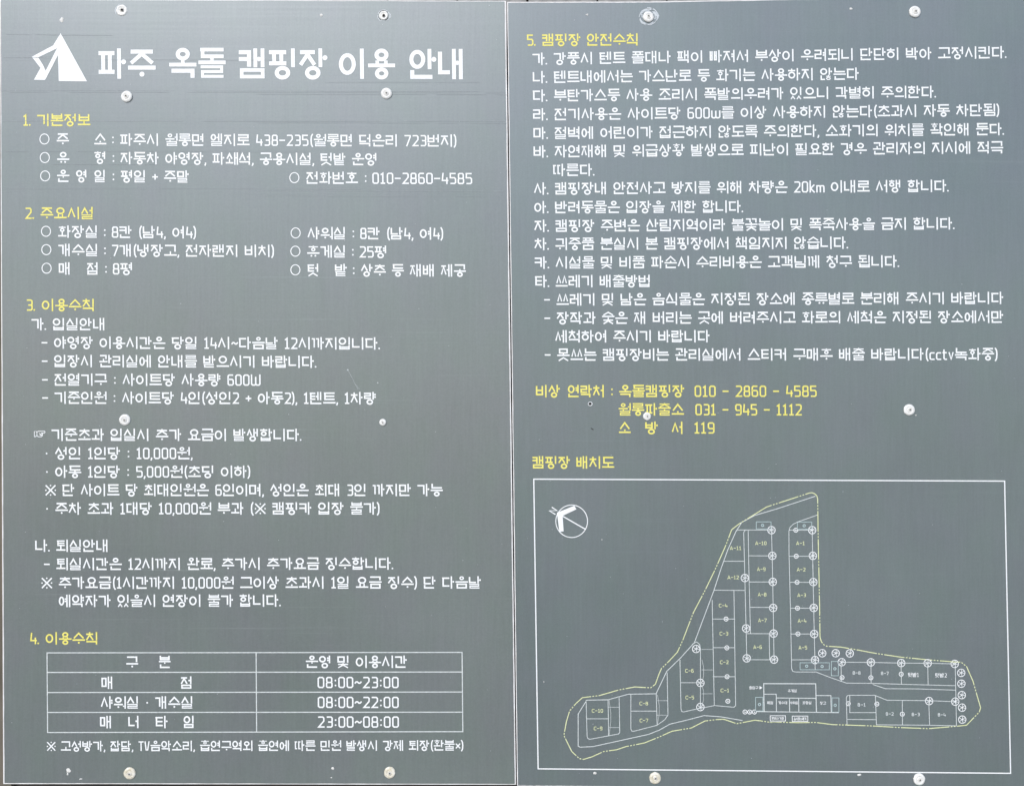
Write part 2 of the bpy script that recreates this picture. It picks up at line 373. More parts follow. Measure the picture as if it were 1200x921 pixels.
ADV = .072
def layout(text, w):
    x = 0; out = []; last = 0
    for ch in text:
        if ch == ' ': x += .43; continue
        if '가' <= ch <= '힣':
            pr, W = hangul(ch, w)
            lead = 0
        else:
            pr, W = latin(ch, w); lead = {'.':-.03,',':-.03,')':.0}.get(ch,.02)
            if ch == '(': lead = .06
        out.append((x+lead, pr)); last = x+lead+W
        x = last + (ADV if W > .9 else .085)
    return out, last

def write(ink, text, x0, y0, x1, y1, em=14.6, w=.124):
    """text between pixel (x0,y0) and (x1,y1), the two centres of its end glyphs' height"""
    pr, W = layout(text, w)
    sx = (x1-x0)/W; slope = (y1-y0)/(x1-x0)
    jit = 0
    for gx, prims in pr:
        def T(x, y): 
            X = x0 + (gx+x)*sx
            # the lettering leans with the board's verticals (about 0.012 px per px)
            return (X + (y-.5)*em*.010, y0 + (X-x0)*slope + (y-.5)*em)
        k = em
        for p_ in prims:
            if p_[0] == 'l': ink.strip([T(*q) for q in p_[1]], p_[2]*k, p_[3])
            elif p_[0] == 'e':
                c = T(p_[1], p_[2]); ink.ring(c[0], c[1], p_[3]*sx, p_[4]*em, p_[5]*k)
            else: 
                c = T(p_[1], p_[2]); ink.disc(c[0], c[1], p_[3]*k)
    return sx/em

# ------------------------------------------------------------------ the setting
g = mesh_obj('ground', [(-60,-60,0),(60,-60,0),(60,60,0),(-60,60,0)], [(0,1,2,3)], M_GROUND); g['kind'] = 'structure'  # unseen ground, added for its bounce light

# plank wall behind the boards: every plank a part, rails behind and below
wall = bpy.data.objects.new('plank_wall', None); scene.collection.objects.link(wall)
wall.location = (0, .075, 0)
wall['label'] = 'weathered grey wooden plank wall behind the two dark boards'; wall['category'] = 'wall'
pv, pf = box_geo(-.0835,.0835,0,.022,0,2.72)
pme = bpy.data.meshes.new('plank'); pme.from_pydata(pv, [], pf); pme.update(); pme.materials.append(M_WOOD)
for i in range(17):
    o = bpy.data.objects.new('plank', pme); scene.collection.objects.link(o); o.parent = wall
    o.location = (-1.42 + i*.1715 + random.uniform(-.001,.001), random.uniform(-.003,.003), random.uniform(-.01,.01))
v, f = box_geo(-1.33,-1.185,-.046,-.034,0,2.60)
mesh_obj('side_post', v, f, M_POST, wall)
v, f = box_geo(-1.50,1.50,.027,.036,.02,2.70)  # added dark sheet: keeps sky out of the plank gaps so they stay black
mesh_obj('sky_block_sheet', v, f, M_RAIL, wall)
v, f = box_geo(-1.52,1.52,-.032,-.004,Z0-.990,Z0-.905)
mesh_obj('lower_rail', v, f, M_RAIL, wall)
v, f = box_geo(-1.52,1.52,-.032,-.004,Z0+.80,Z0+.86)
mesh_obj('upper_rail', v, f, M_RAIL, wall)
v, f = box_geo(-1.52,1.52,-.032,-.004,Z0-.06,Z0+.02)
mesh_obj('middle_rail', v, f, M_RAIL, wall)

LP = Panel(598.5, .10, 'left dark board with big white heading, tent logo and opening hours table')
RP = Panel(598.5, 1.35, 'right board with safety rules, yellow phone numbers and a campsite map')

def interp(pts, n, jit):
    out = []
    for i in range(len(pts)):
        p, q = pts[i], pts[(i+1) % len(pts)]
        for k in range(n):
            t = k/n; j = jit if k else 0
            dx, dy = q[0]-p[0], q[1]-p[1]; L = math.hypot(dx, dy)
            r_ = random.uniform(-j, j)
            out.append((p[0]+dx*t - dy/L*r_, p[1]+dy*t + dx/L*r_))
    return out
def board(P, core, face, m):
    """white core slab 9 mm thick and the printed film laid over its front, both cut slightly unevenly"""
    c = interp(core, 24, .10); n = len(c)
    F_ = [P.p(x,y) for x,y in c]; ins = []
    v = [(x,.0008,z) for x,_,z in F_] + [(x,.0098,z) for x,_,z in F_]
    f = [tuple(range(n)), tuple(reversed(range(n,2*n)))] + [(i,i+n,(i+1)%n+n,(i+1)%n) for i in range(n)]
    b = mesh_obj('board_core', v, f, M_CORE, P.root)
    c = interp(face, 60, .16); n = len(c)
    F_ = [P.p(x,y) for x,y in c]
    v = [(x,0,z) for x,_,z in F_] + [(x,.0007,z) for x,_,z in F_]
    f = [tuple(range(n)), tuple(reversed(range(n,2*n)))] + [(i,i+n,(i+1)%n+n,(i+1)%n) for i in range(n)]
    o = mesh_obj('printed_face', v, f, m, P.root)
    import bmesh
    for ob in (b, o):
        bm = bmesh.new(); bm.from_mesh(ob.data); bmesh.ops.recalc_face_normals(bm, faces=bm.faces); bm.to_mesh(ob.data); bm.free()
board(LP, [(-.4,-1.0),(592.8,1.3),(604.6,919.2),(3.6,918.3)], [(.9,.2),(591.2,2.3),(603.1,918.1),(5.2,917.0)], M_BOARD)
board(RP, [(594.4,2.4),(760,2.1),(1215,-6),(1222,925),(700,921.5),(606.0,920.3)], [(595.4,3.7),(760,3.5),(1213,-4.5),(1220,924),(700,920.6),(607.0,919.5)], M_BOARD2)

# ------------------------------------------------------------------ left board: lettering
fit = []
def line(P, name, m, segs, label=None, em=14.6, w=.124):
    for s in segs:
        ink = Ink(P); nm = {'o':'bullet_ring', 'hand':'pointing_hand', ':':'colon_mark', '·':'bullet_dot'}.get(s[0], name)
        if s[0] == 'o': ink.ring(s[1], s[2], 5.35, 5.9, 1.05, 26)
        elif s[0] == 'hand': HAND(ink, s[1], s[2])
        else:
            t, x0, y0, x1, y1 = s
            fit.append((round(write(ink, t, x0, y0, x1, y1, em, w), 2), t[:12]))
        o = ink.build(nm, m)
        if label: o['label'] = label
def HAND(ink, x, y):
    L = [[(40.4,505.2),(40.4,511.6),(41.8,511.6),(43.4,510.2),(43.4,506.4),(41.8,505.2)],
         [(43.4,506.4),(45,505.2),(52.4,505.2),(53,506.4),(52,507.4),(48.4,507.4)],
         [(48.4,507.4),(50,508.0),(49.8,509.3),(49.6,510.9),(48.6,511.7),(44.8,511.7),(43.4,510.2)],
         [(46,507.6),(48.2,509.1),(49.6,509.2)], [(46.6,509.8),(49.4,510.2)]]
    for p_ in L: ink.strip(p_, .75)

tm = .148
for t, x0, x1, y in (('파주',115.6,182.5,75),('옥돌',198.4,264.5,74.3),('캠핑장',280,384,75),('이용',397.4,463,75.2),('안내',480,545,75.6)):
    ti = Ink(LP); write(ti, t, x0, y, x1, y, 35.5, .135)
    ti.build('title_word', M_WHITE)['label'] = 'big bold white heading word'

lg = Ink(LP)
def lp(*pts): lg.poly([(30+x/11.96, 30+y/11.96) for x,y in pts])
lp((492,113),(862,787),(466,782),(455,420),(447,322))
lp((492,113),(447,322),(180,450),(88,443),(385,285),(400,262))
lp((88,443),(180,455),(248,560),(210,598))
lp((210,598),(248,560),(282,640),(272,768),(118,765))
lp((282,640),(272,768),(288,745),(455,420),(447,322),(430,345))
lg.build('tent_logo', M_WHITE)

YL = 'yellow heading line'
L_ = lambda name, m, segs, **k: line(LP, name, m, segs, **k)
L_('heading_text', M_YEL, [('1. 기본정보',27,141,106,141)], label=YL)
L_('text_line', M_WHITE, [('o',52.2,163.3),('주',66.5,163.3,81,163.3),('소',110.5,163.5,124.7,163.5),(':',131,163.5,133.8,163.5),('파주시 월롱면 엘지로 438-235(월롱면 덕은리 723번지)',141,164,535,165.2)])
L_('text_line', M_WHITE, [('o',52.6,185),('유',67,185,81.3,185),('형',110.8,185,124.5,185),(':',131.5,185.3,134.3,185.3),('자동차 야영장, 파쇄석, 공용시설, 텃밭 운영',141.3,185.6,442.3,187)])
L_('text_line', M_WHITE, [('o',53,206.5),('운',67,206.5,81.5,206.5),('영',89.3,206.6,102.3,206.6),('일',110.8,206.7,124,206.7),(':',131.5,206.8,134.3,206.8),('평일 + 주말',141.8,206.9,221.8,207.3),
    ('o',345,208.5),('전화번호',359,208.6,419.5,208.8),(':',427,208.8,429.8,208.8),('010-2860-4585',436,209,553.4,209.4)])
L_('heading_text', M_YEL, [('2. 주요시설',29.3,250,110,250)], label=YL)
L_('text_line', M_WHITE, [('o',54,271.3),('화장실',68.2,271.6,115,271.8),(':',121.3,272,124.1,272),('8칸 (남4, 여4)',130.8,272,230,272.5),
    ('o',346.5,273.2),('샤워실',360.5,273.4,405.5,273.5),(':',412.6,273.5,415.4,273.5),('8칸 (남4, 여4)',421.8,273.6,519.5,274)])
L_('text_line', M_WHITE, [('o',54.4,292.8),('개수실',68.4,293.1,115.3,293.3),(':',121.6,293.3,124.4,293.3),('7개(냉장고, 전자랜지 비치)',131,293.5,321.3,294.3),
    ('o',346.2,294.6),('휴게실',360,294.8,405.5,295),(':',412,295,414.8,295),('25평',421,295.2,453.8,295.3)])
L_('text_line', M_WHITE, [('o',54.7,314.5),('매',69,314.8,83,314.8),('점',102,314.9,115.5,314.9),(':',122.8,315,125.6,315),('8평',132,315,156,315.1),
    ('o',346.2,316.4),('텃',360.5,316.5,374,316.5),('밭',392.5,316.6,407,316.6),(':',413,316.6,415.8,316.6),('상추 등 재배 제공',423,316.8,546,317.2)])
L_('heading_text', M_YEL, [('3. 이용수칙',30.5,357.4,111.5,357.6)], label=YL)
L_('text_line', M_WHITE, [('가. 입실안내',37,380,123.8,380)])
L_('text_line', M_WHITE, [('- 야영장 이용시간은 당일 14시~다음날 12시까지입니다.',48.5,401.4,445.5,402.6)])
L_('text_line', M_WHITE, [('- 입장시 관리실에 안내를 받으시기 바랍니다.',48.7,423,371,424)])
L_('text_line', M_WHITE, [('- 전열기구 : 사이트당 사용량 600W',49,444.8,305.5,445.2)])
L_('text_line', M_WHITE, [('- 기준인원 : 사이트당 4인(성인2 + 아동2), 1텐트, 1차량',49.3,466,441,466.6)])
L_('text_line', M_WHITE, [('hand',40,508),('기준초과 입실시 추가 요금이 발생합니다.',60.5,509.3,353.5,509.6)])
L_('text_line', M_WHITE, [('·',52,531,57,531),('성인 1인당 : 10,000원,',64.5,531,225.8,531)])
L_('text_line', M_WHITE, [('·',52.4,552.6,57.4,552.6),('아동 1인당 : 5,000원(초딩 이하)',64.7,552.6,293.5,552.6)])
L_('text_line', M_WHITE, [('※ 단 사이트 당 최대인원은 6인이며, 성인은 최대 3인 까지만 가능',52.5,574,519,574)])
L_('text_line', M_WHITE, [('·',52.6,595.7,57.6,595.7),('주차 초과 1대당 10,000원 부과 (※ 캠핑카 입장 불가)',65,595.7,445,595.5)])
L_('text_line', M_WHITE, [('나. 퇴실안내',41.3,639.2,127.5,639.2)])
L_('text_line', M_WHITE, [('- 퇴실시간은 12시까지 완료, 추가시 추가요금 징수합니다.',51.3,660.7,461,660)])
L_('text_line', M_WHITE, [('※ 추가요금(1시간까지 10,000원 그이상 초과시 1일 요금 징수) 단 다음날',48,682.6,564,682.2)])
L_('text_line', M_WHITE, [('예약자가 있을시 연장이 불가 합니다.',69,703.8,329.3,703.3)])
L_('heading_text', M_YEL, [('4. 이용수칙',35.2,747.6,115.5,747.6)], label=YL)

tb = Ink(LP)
X = lambda xt, xb, y: xt+(xb-xt)*(y-764)/93.5
ys = ((764.6,764.0),(787.5,787.0),(811,810.4),(834.3,834),(857.8,856.8))
for i, (yl, yr) in enumerate(ys): tb.strip([(X(55.2,55.9,yl)-.6,yl),(X(541.5,542.4,yr)+.6,yr)], 1.15)
for a0, a1 in ((55.2,55.9),(300.2,300.8),(541.5,542.4)): tb.strip([(a0,764.2),(a1,857.4)], 1.15)
tb.build('table_grid', M_THIN)
T_ = lambda *segs: line(LP, 'table_text', M_WHITE, list(segs))
T_(('구',148,775.4,162,775.4),('분',186.3,775.3,200,775.3),('운영 및 이용시간',358.5,775,477.3,775))
T_(('매',119,799.6,133,799.6),('점',212,799.4,225.5,799.4),('08:00~23:00',371.8,799,467.3,799))
T_(('샤워실 · 개수실',118.3,822.7,226.7,822.6),('08:00~22:00',372,822.3,467.4,822.3))
T_(('매',117.3,845.6,131.5,845.6),('너',150.5,845.5,163.3,845.5),('타',182.3,845.5,197,845.5),('임',215.3,845.4,228,845.4),('23:00~08:00',372,845.3,467.6,845.3))
line(LP, 'footnote_text', M_WHITE, [('※ 고성방가, 잡담, TV음악소리, 흡연구역외 흡연에 따른 민원 발생시 강제 퇴장(환불×)',54.5,873.8,543,872.8)], em=12.4)

# ------------------------------------------------------------------ right board: lettering
R_ = lambda name, m, segs, **k: line(RP, name, m, segs, **k)
R_('heading_text', M_YEL, [('5. 캠핑장 안전수칙',617.3,47.4,748.5,46.8)], label=YL)
for t, x0, x1, y0, y1 in (
    ('가. 강풍시 텐트 폴대나 팩이 빠져서 부상이 우려되니 단단히 박아 고정시킨다.',624,1179.5,69.6,61.6),
    ('나. 텐트내에서는 가스난로 등 화기는 사용하지 않는다',624.3,1006.7,91,86.8),
    ('다. 부탄가스등 사용 조리시 폭발의우려가 있으니 각별히 주의한다.',624.4,1097,112.6,108),
    ('라. 전기사용은 사이트당 600w를 이상 사용하지 않는다(초과시 자동 차단됨)',624.6,1171,134.6,129.2),
    ('마. 절벽에 어린이가 접근하지 않도록 주의한다, 소화기의 위치를 확인해 둔다.',625,1176.7,156.5,151.6),
    ('바. 자연재해 및 위급상황 발생으로 피난이 필요한 경우 관리자의 지시에 적극',625.2,1175.5,178,173),
    ('따른다.',648,696.8,199.6,199.4),
    ('사. 캠핑장내 안전사고 방지를 위해 차량은 20km 이내로 서행 합니다.',625.8,1111.8,221.4,218),
    ('아. 반려동물은 입장을 제한 합니다.',626,871,243.2,242.3),
    ('자. 캠핑장 주변은 산림지역이라 불꽃놀이 및 폭죽사용을 금지 합니다.',626.2,1118.7,265,262),
    ('차. 귀중품 분실시 본 캠핑장에서 책임지지 않습니다.',626.3,994,286.2,284.6),
    ('카. 시설물 및 비품 파손시 수리비용은 고객님께 청구 됩니다.',626.6,1053.8,308,306.4),
    ('타. 쓰레기 배출방법',627,762.5,329.8,329.4),
    ('- 쓰레기 및 남은 음식물은 지정된 장소에 종류별로 분리해 주시기 바랍니다',637.3,1176,351.2,349.3),
    ('- 장작과 숯은 재 버리는 곳에 버려주시고 화로의 세척은 지정된 장소에서만',637.6,1176,372.8,371.3),
    ('세척하여 주시기 바랍니다',650.8,832,394.3,394),
    ('- 못쓰는 캠핑장비는 관리실에서 스티커 구매후 배출 바랍니다(cctv녹화중)',638,1169,415.7,415)):
    R_('text_line', M_WHITE, [(t,x0,y0,x1,y1)])
YB = 'yellow line of emergency contacts'
R_('text_line', M_YEL, [('비상',628,458.3,656.5,458.3),('연락처 :',665.5,458.3,718.5,458.3),('옥돌캠핑장',725.5,458.2,802.3,458.1),('010 - 2860 - 4585',813.6,458.2,957,458.2)], label=YB)
R_('text_line', M_YEL, [('월롱파출소',725,479.7,801.5,479.7),('031 - 945 - 1112',814.5,479.8,939.5,480)], label=YB)
R_('text_line', M_YEL, [('소',725.3,501.2,739,501.2),('방',756,501.2,771.5,501.2),('서',787.3,501.2,800.7,501.2),('119',813.3,501.2,837.3,501.2)], label=YB)
R_('heading_text', M_YEL, [('캠핑장 배치도',624,541.6,719.7,541.8)], label=YL)

# ------------------------------------------------------------------ the campsite map
def child_ink(fn, name, m, parent, P=RP, label=None):
    ink = Ink(P); fn(ink); o = ink.build(name, m, parent)
    if label: o['label'] = label
    return o
site = child_ink(lambda k: k.strip([(625.5,561.3),(1177.2,563.6),(1184.2,905.6),(630.6,900.3)], 1.35, True), 'site_map', M_WHITE, RP.root)
site['label'] = 'framed line map of the campsite'
c7 = lambda *p_: [(600+x/4, 690+y/4) for x,y in p_]
c8 = lambda *p_: [(900+x/4, 690+y/4) for x,y in p_]
cA = lambda *p_: [(840+x/8.571, 560+y/8.571) for x,y in p_]
cB = lambda *p_: [(840+x/8.571, 660+y/8.571) for x,y in p_]
cC = lambda *p_: [(840+x/8.571, 760+y/8.571) for x,y in p_]
bound = cA((370,370),(500,290),(930,150),(958,148),(985,160),(1004,178),(1012,210),(1014,330),(1016,500),(1020,740),(1024,917)) + \
    cB((1028,250),(1032,430),(1034,620),(1036,740),(1050,785),(1075,815),(1110,832)) + \
    c8((290,268),(340,271),(400,281),(500,300),(620,318),(750,331),(875,341),(905,342),(930,362),(960,430),(980,500),(996,555),(990,575),(930,637),(882,642),(750,653),(620,648),(480,640),(300,634),(225,624),(140,625),(0,622)) + \
    cC((560,740),(430,720),(380,715),(200,750),(70,705),(0,708)) + \
    c7((905,617),(840,650),(750,665),(690,692),(620,720),(535,737),(490,752),(430,760),(375,785),(335,797),(315,793),(280,760),(243,685),(255,620),(270,570),(300,535),(330,508),(410,498),(500,472),(575,458),(650,462),(672,445),(688,400),(700,372),(735,338),(775,295),(800,240),(850,110),(905,5)) + \
    [(838,667),(850,640),(857.3,620.5),(866.3,613.5),(872,610),(883.2,603.2)]
child_ink(lambda k: k.dash(bound, 1.05, (24,1.6,2,1.6,2,1.6)), 'site_boundary', M_PALEYEL, site, label='pale yellow dash-dot boundary line')
road = cA((990,182),(600,310),(380,375),(250,445),(190,540),(110,720),(45,900)) + c7((945,10),(900,130),(855,250),(790,322),(725,385),(675,490),(545,492),(450,518),(350,520),(310,585),(310,735),(320,740),(380,737),(640,680),(690,660),(740,632),(820,613),(900,592),(980,598),(1080,615))
child_ink(lambda k: k.strip(road, .85), 'road_edge', M_THIN, site)
def plots(k):
    S = lambda pts, w=.74: k.strip(pts, w)
    # block C 7-10
    S(c7((347,519),(352,690),(356,700),(365,703),(500,678),(505,670),(502,503))); S(c7((450,518),(453,688))); S(c7((350,607),(452,607)))
    S(c7((557,492),(557,655),(561,664),(568,666),(678,638),(715,612),(731,590),(727,390))); S(c7((676,490),(680,638))); S(c7((557,571),(678,571)))
    # C 5-6
    S(c7((787,330),(792,562),(796,573),(804,575),(870,560),(950,545),(1040,553),(1048,545),(1040,5))); S(c7((845,258),(865,247),(879,258),(883,280),(883,552))); S(c7((790,438),(883,438)))
    S(c7((938,50),(948,545))); S(c7((945,5),(1090,6)))
    for y in (140,274,410): S(c7((941,y),(1045,y)))
    for y in (282,378,490): S(c7((888,y),(940,y)), .45)
    for x, y0, y1 in ((455,520,684),(682,495,632),(890,330,440),(890,450,545)): S(c7((x,y0),(x+8,(y0+y1)/2-20),(x+8,(y0+y1)/2+20),(x,y1)), .4)
    for y in (553,648): S(c7((452,y),(502,y)), .45)
    for y in (522,590): S(c7((680,y),(728,y)), .45)
    # A 6-12
    S([(862.9,620.8),(905,620.8)]); S([(847.5,657.4),(872,657.4)]); S([(872.4,660),(871.4,624),(872.6,621.5),(874.5,620.8)])
    S([(872.4,660),(874.2,736),(875,771)]); S([(876.7,620.7),(877.3,660),(879.4,741.9)])
    S([(904,620.7),(905,660),(906,712),(907,772.8)]); S([(901.3,742),(901.8,772.5)])
    for y, x0 in ((651,877),(681.6,877.6),(711.3,878.5),(742.1,874.3),(772.6,875)): S([(x0,y),(906,y+.1)])
    # A 1-5
    S([(958.5,603),(935,611.3),(929.5,614),(925.5,618),(924.4,622),(924.6,651),(926.2,712),(927.6,783),(929,786.2),(932,787)]+c8((225,388),(295,415),(368,440),(485,441),(650,446),(878,452)))
    S([(951.7,621),(953,690),(954.2,745),(955.2,784)])
    for y, x0 in ((621,924.6),(651.5,924.8),(682,925.5),(712.3,926.3),(742.5,926.8),(772.7,927.5)): S([(x0,y),(953.4,y)])
    # B rows
    S(c8((345,342),(480,343),(622,346),(748,347),(878,350))); S(c8((342,345),(343,430))); S(c8((482,343),(483,442))); S(c8((623,347),(625,446))); S(c8((748,348),(750,450))); S(c8((877,350),(883,640)))
    S(c8((490,446),(550,466),(700,467),(880,473)))
    S(c8((370,635),(367,508),(370,500),(378,497),(500,497),(557,520),(750,522),(878,527))); S(c8((383,498),(383,578),(505,578))); S(c8((503,498),(508,635),(750,637),(882,640))); S(c8((369,610),(507,611))); S(c8((370,635),(370,636)))
    S(c8((629,521),(630,636))); S(c8((753,522),(757,638)))
child_ink(plots, 'plot_outline', M_THIN, site)
def house(k):
    S = lambda pts, w=.9: k.strip(pts, w)
    S([(895.4,833.7),(894.9,800.6),(955.8,800.8),(956.7,834)], 1.1); S([(886,833.3),(956.7,834.2),(982.8,834.6)]); S([(895,813),(909.6,813),(909.8,834)]); S([(909.7,817.4),(956,817.8)])
    S([(925,817.4),(925.3,834)]); S([(935.8,817.4),(936.1,834)]); S([(956,814.5),(973.6,814.6),(974,834.4)])
child_ink(house, 'service_building_plan', M_THIN, site)
def box_sym(k, x0, y0, x1, y1, dots, w=.7):
    k.strip([(x0,y0),(x1,y0),(x1,y1),(x0,y1)], w, True)
    for x, y in dots: k.ring(x, y, 1.4, 1.4, .9, 10)
for x0,y0,x1,y1,d_ in ((886.2,611.3,903.5,619.6,[(893.6,615.3)]),(934.4,611.5,951.2,619.8,[(942.3,615.8)]),(937.5,776.2,971.8,784.4,[(945.3,780.2),(963.3,780.5)]),
    (974.2,774.6,982.3,791.4,[(978.3,783.2)]),(885.4,816.6,894,832.6,[(890,825)]),(974.9,817.3,983,834,[(978.6,825.9)])):
    child_ink(lambda k: box_sym(k, x0, y0, x1, y1, d_), 'utility_box_outline', M_TEAL, site, label='pale teal outlined box')
for x0,y0,x1,y1 in ((902.6,838.2,920.4,844.4),(928.4,838.6,946.6,844.8)):
    child_ink(lambda k: box_sym(k, x0, y0, x1, y1, [], .75), 'facility_box_outline', M_WHITE, site)
child_ink(lambda k: k.poly([(890,803.4),(893.4,805.4),(890,807.4)]), 'entrance_arrow', M_WHITE, site)

# trees of the map: a ring with spokes; small ring symbols
def tree_sym(k, cx, cy, r=4.4):
    k.ring(cx, cy, r, r, .8, 20); 
    for a_ in (80, 150, 215, 285, 350, 35): k.strip([(cx,cy),(cx+r*.86*math.cos(R(a_)), cy-r*.86*math.sin(R(a_)))], .6)
    k.disc(cx, cy, .8)
TREES = [(904,621),(905,651),(905.5,681.5),(906,712),(906.5,742),(907,772.5),(872.8,677),(874.3,736),(875,771),(951.7,621),(952.5,651),(953,681.7),(953.5,712),(954,742.5),(955,773),
 (963.5,765),(979.3,765),(995.8,765.2),(986.3,775.5),(1020.5,775.7),(1056,776.5),(1087,776.7),(1118.7,777.5),(1126.3,788),(1126.5,800.7),(1127,814),(1127.3,828.7),(1127.5,842.7),(1119.3,821.7),(1088.7,821),(815.7,760),(820.7,799.7),(820.7,828)]
for x,y in TREES: child_ink(lambda k: tree_sym(k, x, y), 'tree_symbol', M_WHITE, site)
def small_sym(k, x, y):
    k.ring(x, y, 2.4, 2.4, .8, 14); k.strip([(x-.2,y-1.2),(x-.2,y+.9),(x+1.3,y+.2)], .6)
for x,y in [(932.5,621),(933,651.5),(934,682),(934.5,712.3),(935,742.5),(850.8,725),(851.7,758.7),(852,792.5),(852.9,821.2),(986.7,793.5),(1020.5,793.7),(1056,789.5),(994,824),(1027.5,824.5),(1057.3,836.3),(873,833.8),(878.5,833.8),(884,833.8)]:
    child_ink(lambda k: small_sym(k, x, y), 'ring_symbol', M_WHITE, site)
def lab(t, cx, cy, w_, m=M_PALEYEL, em=4.3, sw=.17):
    def fn(k): write(k, t, cx-w_/2, cy, cx+w_/2, cy, em, sw)
    child_ink(fn, 'plot_label', m, site)
for t, x, y in (('A-11',861.8,642),('A-12',859,676.2),('A-10',891.5,636.2),('A-9',892,666.6),('A-8',893,696.3),('A-7',893.3,726.5),('A-6',887.7,757.8),
    ('A-1',937.8,636.3),('A-2',938.7,667),('A-3',939.3,697),('A-4',939.8,727),('A-5',940.7,758.4),
    ('C-4',847.3,709.2),('C-3',848.2,742),('C-2',848.6,775.5),('C-1',849.3,808.5),('C-6',807.8,785.5),('C-5',808.2,816.8),('C-8',754.3,823.8),('C-7',754.5,843.7),('C-10',700,832.3),('C-9',700.8,853)):
    lab(t, x, y, 13.4 if len(t) == 4 else 10.2, em=4.7, sw=.145)
for t, x, y in (('B-8',1003.7,788),('B-7',1036.8,788.5),('B-1',1009.5,825.3),('B-2',1042.5,836),('B-3',1073,836.6),('B-4',1103.5,837)): lab(t, x, y, 9.4, M_THIN)
for t, x, y, w_ in (('텃밭1',1070.3,790.3,12.5),('텃밭2',1102.6,790.8,13.5)): lab(t, x, y, w_, M_WHITE, 5.2, .12)
for t, x, y, w_ in (('휴게실',928.5,809,10.6),('매점',902.5,823,7),('개수대',917.3,823,10.6),('샤워실',930.4,823,9.6),('화장실',945.6,823,10.6),('창고',964.4,823.4,7.2),('출입구',883.2,805.4,10.6),('분리수거장',911.5,841.4,14.6),('음식물쓰레기',937.5,841.8,14.8)):
    lab(t, x, y, w_, M_WHITE, 3.6, .13)
# north arrow
def compass(k):
    k.ring(669.9,610.6,18.6,19.0,.95,44)
    k.poly([(652.6,600.6),(673.0,592.4),(675.4,596.6),(659.3,604.2),(657.3,600.8)])
    k.poly([(652.6,600.6),(657.3,600.8),(659.3,604.2),(660.5,622.4),(655.6,623.0)])
    k.strip([(657.5,603.6),(685.8,619.8)], 1.3)
comp = child_ink(compass, 'north_arrow', M_WHITE, site)
def north(k):
    k.strip([(646.6,594.2),(652.7,598),(643.8,598.4),(650.9,602.6)], 1.35)
child_ink(north, 'north_letter', M_WHITE, site)

# ------------------------------------------------------------------ screws under plastic caps, old holes, glue bits, scratches
def lathe(prof, seg, jx=0, rnd=None):
    v, f = [], []
    for r_, d in prof:
        for i in range(seg):
            a_ = 2*math.pi*i/seg; q = 1+(rnd[i % len(rnd)] if rnd else 0)
            v.append((r_*q*math.cos(a_), -d, r_*q*math.sin(a_)))
    n = len(prof)
    for k in range(n-1):
        for i in range(seg):
            j = (i+1) % seg; f.append((k*seg+i, k*seg+j, (k+1)*seg+j, (k+1)*seg+i))
    f.append(tuple(range((n-1)*seg, n*seg)))
    return v, f
def screw(P, px, py, rpx, old=False, sunk=False, bare=False):
    q = P.p(px, py); r = rpx*.002
    rnd = [random.uniform(-.03,.03) for _ in range(28)]
    if sunk: prof = [(r,.0002),(r*.92,.0018),(r*.75,.0020),(r*.6,.0010),(r*.45,.0007)]
    else: prof = [(r,.0001),(r,.0016),(r*.93,.0026),(r*.70,.0034),(r*.52,.0037),(r*.50,.0030),(r*.45,.0030),(r*.42,.0046),(r*.33,.0048),(r*.28,.0040)]
    v, f = lathe(prof, 28, rnd=rnd)
    o = mesh_obj('screw_cap', v, f, M_CAPOLD if old else M_CAP, P.root, True); o.location = q
    o.rotation_euler = (random.uniform(-.05,.05), random.uniform(0,6.28), random.uniform(-.05,.05))
    top = prof[-1][1]
    hr = r*(.27 if not sunk else .40)
    v, f = lathe([(hr,top-.0004),(hr,top+.0005),(hr*.75,top+.0010)], 16)
    h = mesh_obj('screw_head', v, f, M_STEEL, o, True); h.location = (hr*.15, 0, -hr*.1)
    v, f = lathe([(hr*.42,top+.0010),(hr*.36,top+.0012)], 8)
    s = mesh_obj('screw_recess', v, f, M_HOLE, o); s.location = h.location
    return o
for a_ in ((LP,142.7,12.5,6.6,0,1),(LP,449.6,18.6,5.4,0,1),(LP,148.7,113.6,6.7,0,0),(LP,453,110,6.5,0,0),(LP,146.6,491.8,6.5,0,0),(LP,448.7,494.8,4.0,0,0),(LP,152.3,905.4,7.0,1,0),(LP,456.8,904.6,6.6,1,0),
           (RP,759.8,20.4,6.4,0,0),(RP,1071.8,14.5,6.9,0,0),(RP,758.2,487.8,4.7,0,0),(RP,1065.2,480.2,6.6,0,0),(RP,767.6,911,6.8,1,0),(RP,1077,912.4,7.0,0,0)):
    screw(a_[0], a_[1], a_[2], a_[3], bool(a_[4]), bool(a_[5]))
def blob(P, name, px, py, rx, ry, m, hgt=.0012, n=11, label=None):
    """an uneven low lump of glue or torn film"""
    v, f = [], []
    rs = [random.uniform(.6,1.15) for _ in range(n)]
    for lv, (s_, d) in enumerate(((1,.0002),(.7,hgt*.8),(.3,hgt))):
        for i in range(n):
            a_ = 2*math.pi*i/n; v.append(P.p(px+rx*rs[i]*s_*math.cos(a_), py+ry*rs[i]*s_*math.sin(a_), d))
    for k in range(2):
        for i in range(n):
            j = (i+1) % n; f.append((k*n+i, k*n+j, (k+1)*n+j, (k+1)*n+i))
    f.append(tuple(range(2*n, 3*n)))
    import bmesh
    o = mesh_obj(name, v, f, m, P.root, True)
    bm = bmesh.new(); bm.from_mesh(o.data)
    bmesh.ops.recalc_face_normals(bm, faces=bm.faces)
    if sum(fc.normal.y for fc in bm.faces) > 0: bmesh.ops.reverse_faces(bm, faces=bm.faces)
    bm.to_mesh(o.data); bm.free()
    if label: o['label'] = label
    return o
